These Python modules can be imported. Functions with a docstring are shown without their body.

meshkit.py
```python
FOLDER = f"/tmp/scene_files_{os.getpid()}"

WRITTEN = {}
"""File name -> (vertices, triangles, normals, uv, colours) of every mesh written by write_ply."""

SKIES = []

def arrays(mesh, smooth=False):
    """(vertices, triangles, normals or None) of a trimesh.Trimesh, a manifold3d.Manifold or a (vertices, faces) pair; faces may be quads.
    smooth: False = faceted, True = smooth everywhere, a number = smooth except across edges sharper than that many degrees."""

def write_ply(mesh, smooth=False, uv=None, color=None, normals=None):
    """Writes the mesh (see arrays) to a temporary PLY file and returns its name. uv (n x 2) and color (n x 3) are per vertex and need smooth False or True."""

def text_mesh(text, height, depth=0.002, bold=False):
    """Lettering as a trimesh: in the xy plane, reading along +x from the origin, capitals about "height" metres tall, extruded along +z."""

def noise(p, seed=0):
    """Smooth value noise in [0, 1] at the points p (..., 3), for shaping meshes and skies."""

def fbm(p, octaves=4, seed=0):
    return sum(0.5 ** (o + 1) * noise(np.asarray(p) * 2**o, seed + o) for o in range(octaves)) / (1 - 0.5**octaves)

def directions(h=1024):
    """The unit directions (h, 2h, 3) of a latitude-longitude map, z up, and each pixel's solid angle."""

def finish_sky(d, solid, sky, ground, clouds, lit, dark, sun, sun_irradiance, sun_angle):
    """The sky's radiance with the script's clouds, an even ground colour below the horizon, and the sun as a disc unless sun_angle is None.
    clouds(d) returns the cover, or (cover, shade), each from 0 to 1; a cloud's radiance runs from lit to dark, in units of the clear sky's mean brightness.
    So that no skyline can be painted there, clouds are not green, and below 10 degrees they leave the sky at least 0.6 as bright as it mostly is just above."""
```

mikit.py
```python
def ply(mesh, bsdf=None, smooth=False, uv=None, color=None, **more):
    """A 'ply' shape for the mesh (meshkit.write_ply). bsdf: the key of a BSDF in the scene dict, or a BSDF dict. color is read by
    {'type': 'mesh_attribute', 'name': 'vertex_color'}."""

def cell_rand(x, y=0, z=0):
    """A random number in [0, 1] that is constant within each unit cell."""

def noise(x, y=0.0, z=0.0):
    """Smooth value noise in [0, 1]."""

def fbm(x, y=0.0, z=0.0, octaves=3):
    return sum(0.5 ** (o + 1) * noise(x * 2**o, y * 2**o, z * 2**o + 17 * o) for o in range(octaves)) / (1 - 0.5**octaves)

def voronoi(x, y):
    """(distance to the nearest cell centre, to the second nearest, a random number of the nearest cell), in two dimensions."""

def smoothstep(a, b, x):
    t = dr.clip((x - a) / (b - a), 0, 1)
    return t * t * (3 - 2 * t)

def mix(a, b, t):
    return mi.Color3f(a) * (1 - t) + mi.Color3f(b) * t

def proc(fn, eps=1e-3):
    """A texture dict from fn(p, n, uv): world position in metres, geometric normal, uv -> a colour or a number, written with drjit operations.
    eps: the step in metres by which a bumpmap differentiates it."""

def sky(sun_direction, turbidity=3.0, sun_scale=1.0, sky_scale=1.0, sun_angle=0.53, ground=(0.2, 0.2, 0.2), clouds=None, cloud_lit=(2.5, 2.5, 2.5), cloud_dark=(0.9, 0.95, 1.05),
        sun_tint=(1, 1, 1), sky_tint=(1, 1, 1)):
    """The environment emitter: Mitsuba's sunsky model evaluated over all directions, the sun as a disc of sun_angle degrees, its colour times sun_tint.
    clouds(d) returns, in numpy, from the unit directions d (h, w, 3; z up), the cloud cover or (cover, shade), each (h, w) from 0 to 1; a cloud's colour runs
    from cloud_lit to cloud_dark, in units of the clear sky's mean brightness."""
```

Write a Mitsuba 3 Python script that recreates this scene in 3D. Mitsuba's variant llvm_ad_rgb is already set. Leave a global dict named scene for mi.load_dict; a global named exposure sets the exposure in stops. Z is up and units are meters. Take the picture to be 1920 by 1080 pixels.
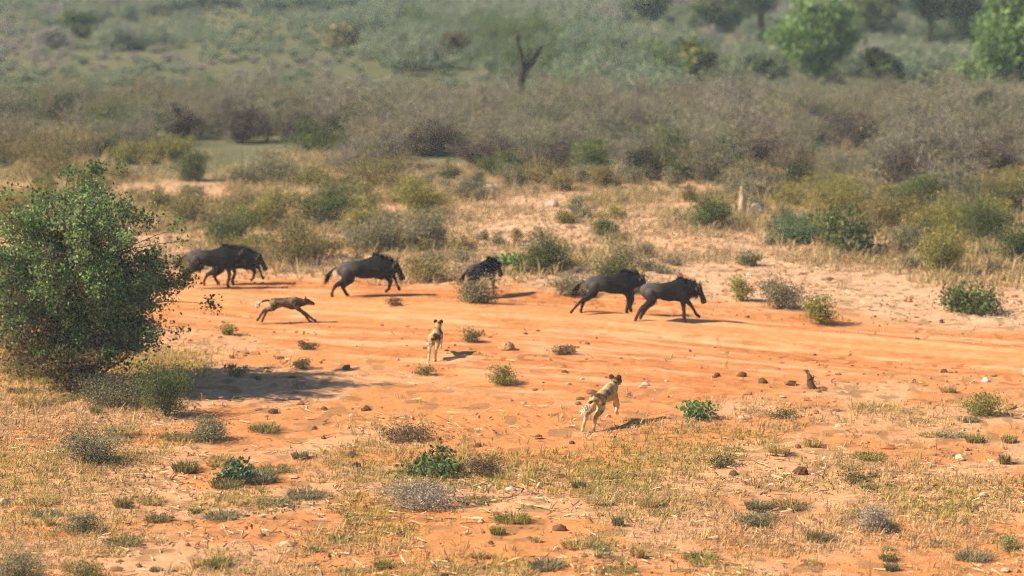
import math
import numpy as np, trimesh, mitsuba as mi, drjit as dr, mikit, meshkit
import manifold3d as m3
from mikit import noise, fbm, smoothstep, mix, cell_rand, voronoi

# ------------------------------------------------------------------ camera, light, exposure
CAM_H, PITCH, FOV = 13.0, 7.98, 20.0
T = mi.ScalarTransform4f
scene, labels = {}, {}
HAZE = 0.00038
scene['haze_air'] = {'type': 'homogeneous', 'albedo': {'type': 'rgb', 'value': [0.90, 0.95, 0.99]},
                     'sigma_t': {'type': 'rgb', 'value': [HAZE * 0.75, HAZE * 1.0, HAZE * 1.2]}}
cp = math.radians(PITCH)
scene['camera'] = {'type': 'thinlens', 'fov': FOV, 'fov_axis': 'x', 'near_clip': 1.0, 'far_clip': 9000.0,
                   'aperture_radius': 0.085, 'focus_distance': 66.0,
                   'to_world': T().look_at(origin=[0, 0, CAM_H], target=[0, math.cos(cp), CAM_H - math.sin(cp)], up=[0, 0, 1]),
                   'medium': {'type': 'ref', 'id': 'haze_air'}}
SUN_EL, SUN_AZ = 40.0, -9.0
se, sa = math.radians(SUN_EL), math.radians(SUN_AZ)
SUN = [-math.cos(se) * math.cos(sa), math.cos(se) * math.sin(sa), math.sin(se)]
scene['sky_light'] = mikit.sky(SUN, turbidity=3, sun_scale=1.1, sky_scale=0.6, sun_tint=(1.0, 0.97, 0.92))
exposure = 2.45

# ------------------------------------------------------------------ helpers
FPX = 960 / math.tan(math.radians(FOV / 2))


def terrain(x, y):
    x, y = np.asarray(x, float), np.asarray(y, float)
    p = np.stack([x, y, np.zeros_like(x)], -1)
    big = (meshkit.fbm(p * [0.06, 0.05, 1], 2, 5) - 0.5) * 0.5
    near = np.clip((140 - y) / 40, 0, 1)
    mid = (meshkit.fbm(p * [0.55, 0.8, 1], 3, 9) - 0.5) * 0.16
    small = (meshkit.fbm(p * [2.6, 4.0, 1], 2, 11) - 0.5) * 0.075
    rough = np.clip(np.abs(y - track_y(x)) / 5.0 - 0.3, 0.12, 1)
    return big + (mid * 0.8 + small) * near * rough


def track_y(x):
    return 88.5 + 8.0 - 0.5 * (np.asarray(x, float) + 9.2) - 6.6 + 0.5 * np.sin(np.asarray(x, float) * 0.22)


def at(px, py):
    """A point of the ground under a direction given in photograph pixels."""
    dx, dz = (px - 960) / FPX, -(py - 540) / FPX
    d = np.array([dx, math.cos(cp) + dz * math.sin(cp), -math.sin(cp) + dz * math.cos(cp)])
    t = -CAM_H / d[2]
    for _ in range(8):
        t = (float(terrain(d[0] * t, d[1] * t)) - CAM_H) / d[2]
    p = d * t
    return np.array([p[0], p[1], CAM_H + p[2]])


def ppm(y):
    return FPX / (y / math.cos(math.radians(8)))


used = {}


def numbered(name):
    n = used.get(name, 0)
    used[name] = n + 1
    return name if n == 0 else f'{name}_{n:03d}'


def put(key, mesh, bsdf, color=None, to=None, smooth=False):
    s = mikit.ply(mesh, bsdf, smooth=smooth, color=color)
    if to is not None:
        s['to_world'] = to
    scene[key] = s


def tag(key, label=None, cat=None, group=None, kind=None):
    labels[key] = {k: v for k, v in (('label', label), ('category', cat), ('group', group), ('kind', kind)) if v}


def join(parts):
    vs, fs, cs, n = [], [], [], 0
    for v, f, c in parts:
        vs.append(v); fs.append(np.asarray(f) + n); n += len(v)
        cs.append(np.broadcast_to(np.asarray(c, float), (len(v), 3)))
    return np.vstack(vs), np.vstack(fs), np.vstack(cs)


# ------------------------------------------------------------------ materials
def vcol():
    return {'type': 'mesh_attribute', 'name': 'vertex_color'}


scene['foliage'] = {'type': 'principledthin', 'base_color': vcol(), 'roughness': 0.6, 'diff_trans': 0.6, 'spec_trans': 0.0, 'eta': 1.3}
scene['matte'] = {'type': 'twosided', 'bsdf': {'type': 'diffuse', 'reflectance': vcol()}}
scene['hide'] = {'type': 'twosided', 'bsdf': {'type': 'principled', 'base_color': vcol(), 'roughness': 0.7, 'specular': 0.12, 'sheen': 0.0}}


def soil(p, track=False):
    x, y = p.x, p.y
    big = fbm(x * 0.16, y * 0.13, 3.0, 3)
    mid = fbm(x * 0.9, y * 0.7, 9.0, 3)
    fine = noise(x * 7, y * 5, 1.0)
    grit = cell_rand(dr.floor(x * 16), dr.floor(y * 9), 4)
    yc = 89.9 - 0.5 * (x + 9.2) + 0.5 * dr.sin(x * 0.22)
    off = y - yc
    wob = (mid - 0.5) * 5 + (big - 0.5) * 6
    bare = smoothstep(7.5, 4.5, off + wob) * smoothstep(-6.5 - 9.0 * dr.exp(-dr.square((x - 0.5) / 6.0)), -3.5 - 9.0 * dr.exp(-dr.square((x - 0.5) / 6.0)), off + wob)
    orange = mix((0.55, 0.235, 0.095), (0.65, 0.315, 0.145), fine * 0.5 + mid * 0.5)
    pale = mix((0.48, 0.27, 0.15), (0.60, 0.365, 0.22), mid * 0.6 + fine * 0.4)
    rust = mix(pale, (0.52, 0.23, 0.09), smoothstep(0.44, 0.58, fbm(x * 0.33, y * 0.4, 7.0, 3)) * 0.85)
    c = mix(rust, orange, bare)
    along = x * 0.894 - y * 0.447
    streak = fbm(along * 0.5, off * 2.1 + 0.8 * noise(along * 0.35, off * 0.5, 2.0), 21.0, 3)
    print_ = smoothstep(0.66, 0.80, noise(x * 4.3 + 3.0, y * 2.6, 13.0)) * smoothstep(0.5, 0.62, fbm(x * 0.3, y * 0.45, 31.0, 2))
    c = mix(c, c * mi.Color3f(0.80, 0.70, 0.62), bare * smoothstep(0.50, 0.36, streak) * 0.7)
    c = mix(c, mi.Color3f(0.72, 0.43, 0.26), bare * smoothstep(0.54, 0.70, streak) * 0.65)
    c = mix(c, c * mi.Color3f(0.62, 0.54, 0.48), bare * print_ * 0.7)
    slope = smoothstep(4.5, 9.0, off + wob * 0.6)
    c = mix(c, mix((0.50, 0.345, 0.235), (0.62, 0.46, 0.335), mid * 0.5 + fine * 0.5), slope * 0.72)
    far = smoothstep(118, 140, y + (big - 0.5) * 16)
    c = mix(c, mix((0.10, 0.12, 0.07), (0.165, 0.17, 0.11), mid), far)
    c = c * (0.86 + 0.22 * grit * (0.35 + 0.65 * (1 - bare)) + 0.10 * fine)
    litter = smoothstep(0.62, 0.80, noise(x * 3.1, y * 2.3, 5.0)) * (1 - bare * 0.75) * (1 - far)
    c = mix(c, (0.24, 0.15, 0.075), litter * 0.6)
    if track:
        c = mix(c, mix((0.58, 0.26, 0.11), (0.68, 0.34, 0.17), fine), smoothstep(2.4, 0.4, dr.abs(off)) * 0.7)
    return c


scene['soil_ground'] = {'type': 'twosided', 'bsdf': {'type': 'diffuse', 'reflectance': mikit.proc(lambda p, n, uv: soil(p))}}
scene['soil_track'] = {'type': 'twosided', 'bsdf': {'type': 'diffuse', 'reflectance': mikit.proc(lambda p, n, uv: soil(p, True))}}

# ------------------------------------------------------------------ ground and track
xs = np.unique(np.concatenate([np.arange(-17, 17.01, 0.13), np.arange(-70, 70.1, 2.0), [-3000, -1500, -700, -300, -150, -100, 100, 150, 300, 700, 1500, 3000]]))
ys = np.unique(np.concatenate([[-400, -100, 0, 20, 35, 42], np.arange(46, 100, 0.14), np.arange(100, 150, 0.5), np.arange(150, 420, 3.0), [500, 700, 1000, 1600, 2600, 4000]]))


def grid(X, Y, Z):
    ny, nx = X.shape
    i = np.arange(nx * ny).reshape(ny, nx)
    a, b, c, d = i[:-1, :-1].ravel(), i[:-1, 1:].ravel(), i[1:, 1:].ravel(), i[1:, :-1].ravel()
    return np.stack([X, Y, Z], -1).reshape(-1, 3), np.vstack([np.stack([a, b, c], 1), np.stack([a, c, d], 1)])


X, Y = np.meshgrid(xs, ys)
put('ground', grid(X, Y, terrain(X, Y)), 'soil_ground', smooth=True)
tag('ground', kind='structure')
tx = np.arange(-40, 40.01, 0.25)
tv = np.linspace(-1, 1, 41)
TX, TV = np.meshgrid(tx, tv)
edge = 2.3 + (meshkit.fbm(np.stack([TX * 0.8, np.sign(TV) * 7, TX * 0], -1), 3, 3) - 0.5) * 1.2
TY = track_y(TX) + TV * edge
TO = TV * edge
rut = -0.07 * (np.exp(-((np.abs(TO) - 0.85) / 0.22) ** 2)) + 0.03 * np.exp(-((np.abs(TO) - 0.45) / 0.15) ** 2) + 0.03 * np.exp(-((np.abs(TO) - 1.3) / 0.2) ** 2)
TZ = terrain(TX, TY) + 0.085 * (1 - np.abs(TV) ** 6) + rut * 0.8 - 0.05 * (np.abs(TV) > 0.99)
put('dirt_track', grid(TX, TY, TZ), 'soil_track', smooth=True)
tag('dirt_track', kind='structure')

# ------------------------------------------------------------------ plant builders


def tube(pts, r0, r1, sides=5):
    pts = np.asarray(pts, float)
    n = len(pts)
    d = np.gradient(pts, axis=0)
    d /= np.linalg.norm(d, axis=1, keepdims=True) + 1e-9
    ref = np.where(np.abs(d[:, 2:]) > 0.9, [[1.0, 0, 0]], [[0, 0, 1.0]])
    u = np.cross(d, ref); u /= np.linalg.norm(u, axis=1, keepdims=True) + 1e-9
    w = np.cross(d, u)
    a = np.arange(sides) * 2 * np.pi / sides
    r = np.linspace(r0, r1, n)[:, None, None]
    v = pts[:, None] + r * (np.cos(a)[None, :, None] * u[:, None] + np.sin(a)[None, :, None] * w[:, None])
    f = []
    for i in range(n - 1):
        for k in range(sides):
            p, q = i * sides + k, i * sides + (k + 1) % sides
            f += [[p, q, q + sides], [p, q + sides, p + sides]]
    return v.reshape(-1, 3), np.array(f)


def bez(a, b, c, n=6):
    t = np.linspace(0, 1, n)[:, None]
    return (1 - t) ** 2 * a + 2 * t * (1 - t) * b + t * t * c


def leaves(rng, centers, n, size, sigma, colors, var=0.25, tri=False, up=0.0, aspect=0.34):
    """n leaves in clumps round the centres; each clump has its own tone (young and old leaves)."""
    k = len(centers)
    w = rng.gamma(1.1, 1, k); w /= w.sum()
    idx = rng.choice(k, n, p=w)
    c = centers[idx] + rng.normal(0, 1, (n, 3)).clip(-1.9, 1.9) * sigma
    d = rng.normal(0, 1, (n, 3)); d[:, 2] += up
    d /= np.linalg.norm(d, axis=1, keepdims=True)
    s = np.cross(d, rng.normal(0, 1, (n, 3))); s /= np.linalg.norm(s, axis=1, keepdims=True) + 1e-9
    L = (size * rng.uniform(0.5, 1.6, n))[:, None]
    cols = np.asarray(colors, float)
    clump = rng.integers(0, len(cols), k)
    ci = np.where(rng.random(n) < 0.7, clump[idx], rng.integers(0, len(cols), n))
    col = cols[ci] * (1 + var * rng.normal(0, 1, (n, 1))).clip(0.4, 1.8) * (1 + 0.18 * rng.normal(0, 1, (k, 1))).clip(0.6, 1.5)[idx]
    if tri:
        v = np.stack([c - d * L * 0.5 - s * L * aspect, c - d * L * 0.5 + s * L * aspect, c + d * L * 0.6], 1)
        f = np.arange(3 * n).reshape(n, 3)
        return v.reshape(-1, 3), f, np.repeat(col, 3, 0)
    v = np.stack([c - d * L * 0.5, c + s * L * aspect, c + d * L * 0.5, c - s * L * aspect], 1)
    b = np.arange(n)[:, None] * 4
    f = np.vstack([b + [0, 1, 2], b + [0, 2, 3]])
    return v.reshape(-1, 3), f, np.repeat(col, 4, 0)


def blades(rng, base, h, lean, width, col):
    """One bent triangle pair per blade. base (n,3), h (n), lean (n,2)."""
    n = len(base)
    a = rng.uniform(0, 2 * np.pi, n)
    s = np.stack([np.cos(a), np.sin(a), 0 * a], 1) * (width * rng.uniform(0.6, 1.4, n))[:, None] * 0.5
    mid = base + np.column_stack([lean * h[:, None] * 0.35, h * 0.6])
    tip = base + np.column_stack([lean * h[:, None], h * (1 - 0.35 * np.linalg.norm(lean, axis=1).clip(0, 1.5))])
    v = np.stack([base - s, base + s, mid + s * 0.7, mid - s * 0.7, tip], 1).reshape(-1, 3)
    b = np.arange(n)[:, None] * 5
    f = np.vstack([b + [0, 1, 2], b + [0, 2, 3], b + [3, 2, 4]])
    return v, f, np.repeat(col, 5, 0)


def plant(seed, w, h, stems=9, n=2500, leaf=0.06, sigma=0.10, colors=((0.06, 0.10, 0.03),), wood=(0.17, 0.135, 0.10), trunk=0.0, depth=None,
          t0=0.3, wood_r=None, sub=4, tri=False, flat=0.55, var=0.25, lean=(0, 0), top=0.72, cheap=False, rag=None):
    """(wood, foliage), each (v, f, c): stems arch up and out from the base, side branches and leaf clumps along them."""
    rng = np.random.default_rng(seed)
    depth = depth or w
    wr = wood_r or 0.012 * h
    parts, cents = [], []
    root = np.array([0, 0, -0.05])
    if trunk:
        topp = np.array([lean[0] * 0.3, lean[1] * 0.3, trunk * h])
        pts = bez(root, np.array([rng.normal(0, 0.04 * h), rng.normal(0, 0.04 * h), trunk * h * 0.5]), topp, 6)
        parts.append((*tube(pts, wr * 2.3, wr * 1.5, 7), np.array(wood)))
        root = topp
    for i in range(stems):
        phi = 2 * np.pi * (i + rng.uniform(-0.4, 0.4)) / stems
        if rng.random() < 0.25:
            phi = rng.uniform(0, 2 * np.pi)
        u = math.sqrt(rng.uniform(0.02, 1.0))
        end = np.array([u * math.cos(phi) * w / 2 * 0.85 + lean[0], u * math.sin(phi) * depth / 2 * 0.85 + lean[1],
                        max(0.12 * h, h * (1 - top * u * u) * rng.uniform(*(rag or (0.72, 0.97))))])
        b0 = root + np.array([math.cos(phi), math.sin(phi), 0]) * w * (0.03 if not trunk else 0.0)
        ctrl = b0 + (end - b0) * np.array([0.25, 0.25, 0.62]) + rng.normal(0, 0.03 * h, 3)
        pts = bez(b0, ctrl, end, 7)
        parts.append((*tube(pts[::3] if cheap else pts, wr * rng.uniform(0.7, 1.1), wr * 0.25, 3 if cheap else 4), np.array(wood) * rng.uniform(0.75, 1.3)))
        for t in np.linspace(t0, 1, 5):
            cents.append(pts[min(6, int(t * 6))] + rng.normal(0, 0.02 * h, 3))
        for _ in range(sub):
            a = pts[rng.integers(2, 6)]
            d = rng.normal(0, 1, 3); d[2] = abs(d[2]) * 0.6; d /= np.linalg.norm(d)
            L = rng.uniform(0.12, 0.3) * min(h, w)
            e = a + d * L
            parts.append((*tube(bez(a, a + d * L * 0.5 + [0, 0, 0.05 * L], e, 2 if cheap else 4), wr * 0.4, wr * 0.12, 3), np.array(wood) * rng.uniform(0.75, 1.35)))
            cents += [a + d * L * 0.6, e]
    cents = np.array(cents)
    cents[:, 2] = np.maximum(cents[:, 2], 0.04 * h)
    s = sigma * np.array([w, depth, h * flat * 1.4]) * 0.7
    lv = leaves(rng, cents, n, leaf, s, colors, var, tri)
    lv[0][:, 2] = np.maximum(lv[0][:, 2], -0.02)
    return join(parts), lv


GREEN = ((0.10, 0.15, 0.055), (0.135, 0.185, 0.065), (0.075, 0.12, 0.05), (0.19, 0.215, 0.10))
BLUEGREEN = ((0.065, 0.14, 0.075), (0.10, 0.19, 0.10), (0.14, 0.24, 0.13))
OLIVE = ((0.24, 0.22, 0.085), (0.29, 0.25, 0.115), (0.18, 0.18, 0.075), (0.36, 0.29, 0.15))
YELLOWGREEN = ((0.26, 0.27, 0.075), (0.32, 0.30, 0.10), (0.20, 0.22, 0.065), (0.38, 0.33, 0.14))
GREYGREEN = ((0.22, 0.23, 0.135), (0.28, 0.27, 0.17), (0.18, 0.20, 0.125), (0.35, 0.31, 0.21))
GREY = ((0.30, 0.275, 0.185), (0.36, 0.325, 0.22), (0.25, 0.235, 0.155), (0.20, 0.20, 0.13))
BROWN = ((0.20, 0.145, 0.09), (0.27, 0.20, 0.13), (0.14, 0.10, 0.065))
BRIGHT = ((0.18, 0.31, 0.11), (0.25, 0.39, 0.145), (0.13, 0.225, 0.09))


def place_plant(name, px, py, wpx, hpx, colors, label, cat='shrub', seed=None, parts=True, base=None, group=None, wood_name='stems', crown='foliage', **kw):
    p = at(px, py)
    s = ppm(p[1])
    w, h = wpx / s, hpx / s / 0.985
    key = numbered(name)
    seed = seed or (int(px) * 131 + int(py) * 17)
    kw.setdefault('leaf', 1.55 / s * 1.9)
    kw.setdefault('n', int(np.clip(w * h * 2300 / (kw['leaf'] / 0.05) ** 1.6, 350, 8000)))
    kw.setdefault('sigma', 0.15)
    wd, lf = plant(seed, w, h, colors=colors, **kw)
    to = T().translate([float(p[0]), float(p[1]), float(p[2])])
    if parts:
        put(f'{key}__{wood_name}', wd[:2], 'matte', wd[2], to)
        put(f'{key}__{crown}', lf[:2], 'foliage', lf[2], to)
    else:
        m = join([wd, lf])
        put(key, m[:2], 'foliage', m[2], to)
    tag(key, label, cat, group)
    return key


# ------------------------------------------------------------------ the large bush on the left
p = at(142, 732)
s = ppm(p[1])
BUSH = ((0.11, 0.225, 0.08), (0.15, 0.28, 0.10), (0.08, 0.16, 0.065), (0.24, 0.33, 0.155), (0.17, 0.19, 0.085))
wd, lf = plant(77, 450 / s, 448 / s, stems=46, n=88000, leaf=0.08, sigma=0.034, rag=(0.66, 1.0), colors=BUSH, wood=(0.21, 0.15, 0.11), t0=0.45, sub=14, top=0.5, wood_r=0.045, flat=0.6, var=0.35)
w2, l2 = plant(79, 380 / s, 265 / s, stems=46, n=15000, leaf=0.075, sigma=0.055, colors=((0.20, 0.14, 0.085), (0.15, 0.115, 0.07), (0.12, 0.14, 0.065), (0.10, 0.15, 0.07)), wood=(0.19, 0.13, 0.10), t0=0.3, sub=9, top=0.6, wood_r=0.03, var=0.35)
w3, l3 = plant(81, 200 / s, 190 / s, stems=18, n=9000, leaf=0.08, sigma=0.05, colors=BUSH[:3] + ((0.13, 0.10, 0.06),), wood=(0.15, 0.10, 0.08), t0=0.4, sub=9, top=0.5, wood_r=0.03, lean=(85 / s, -0.6), var=0.35, trunk=0.35, rag=(0.7, 0.95))
wd, lf = join([wd, w2, w3]), join([lf, l2, l3])
to = T().translate([float(v) for v in p])
put('acacia_bush__stems', wd[:2], 'matte', wd[2], to)
put('acacia_bush__foliage', lf[:2], 'foliage', lf[2], to)
tag('acacia_bush', 'large dark green feathery bush casting a shadow on the orange soil', 'bush')

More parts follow.
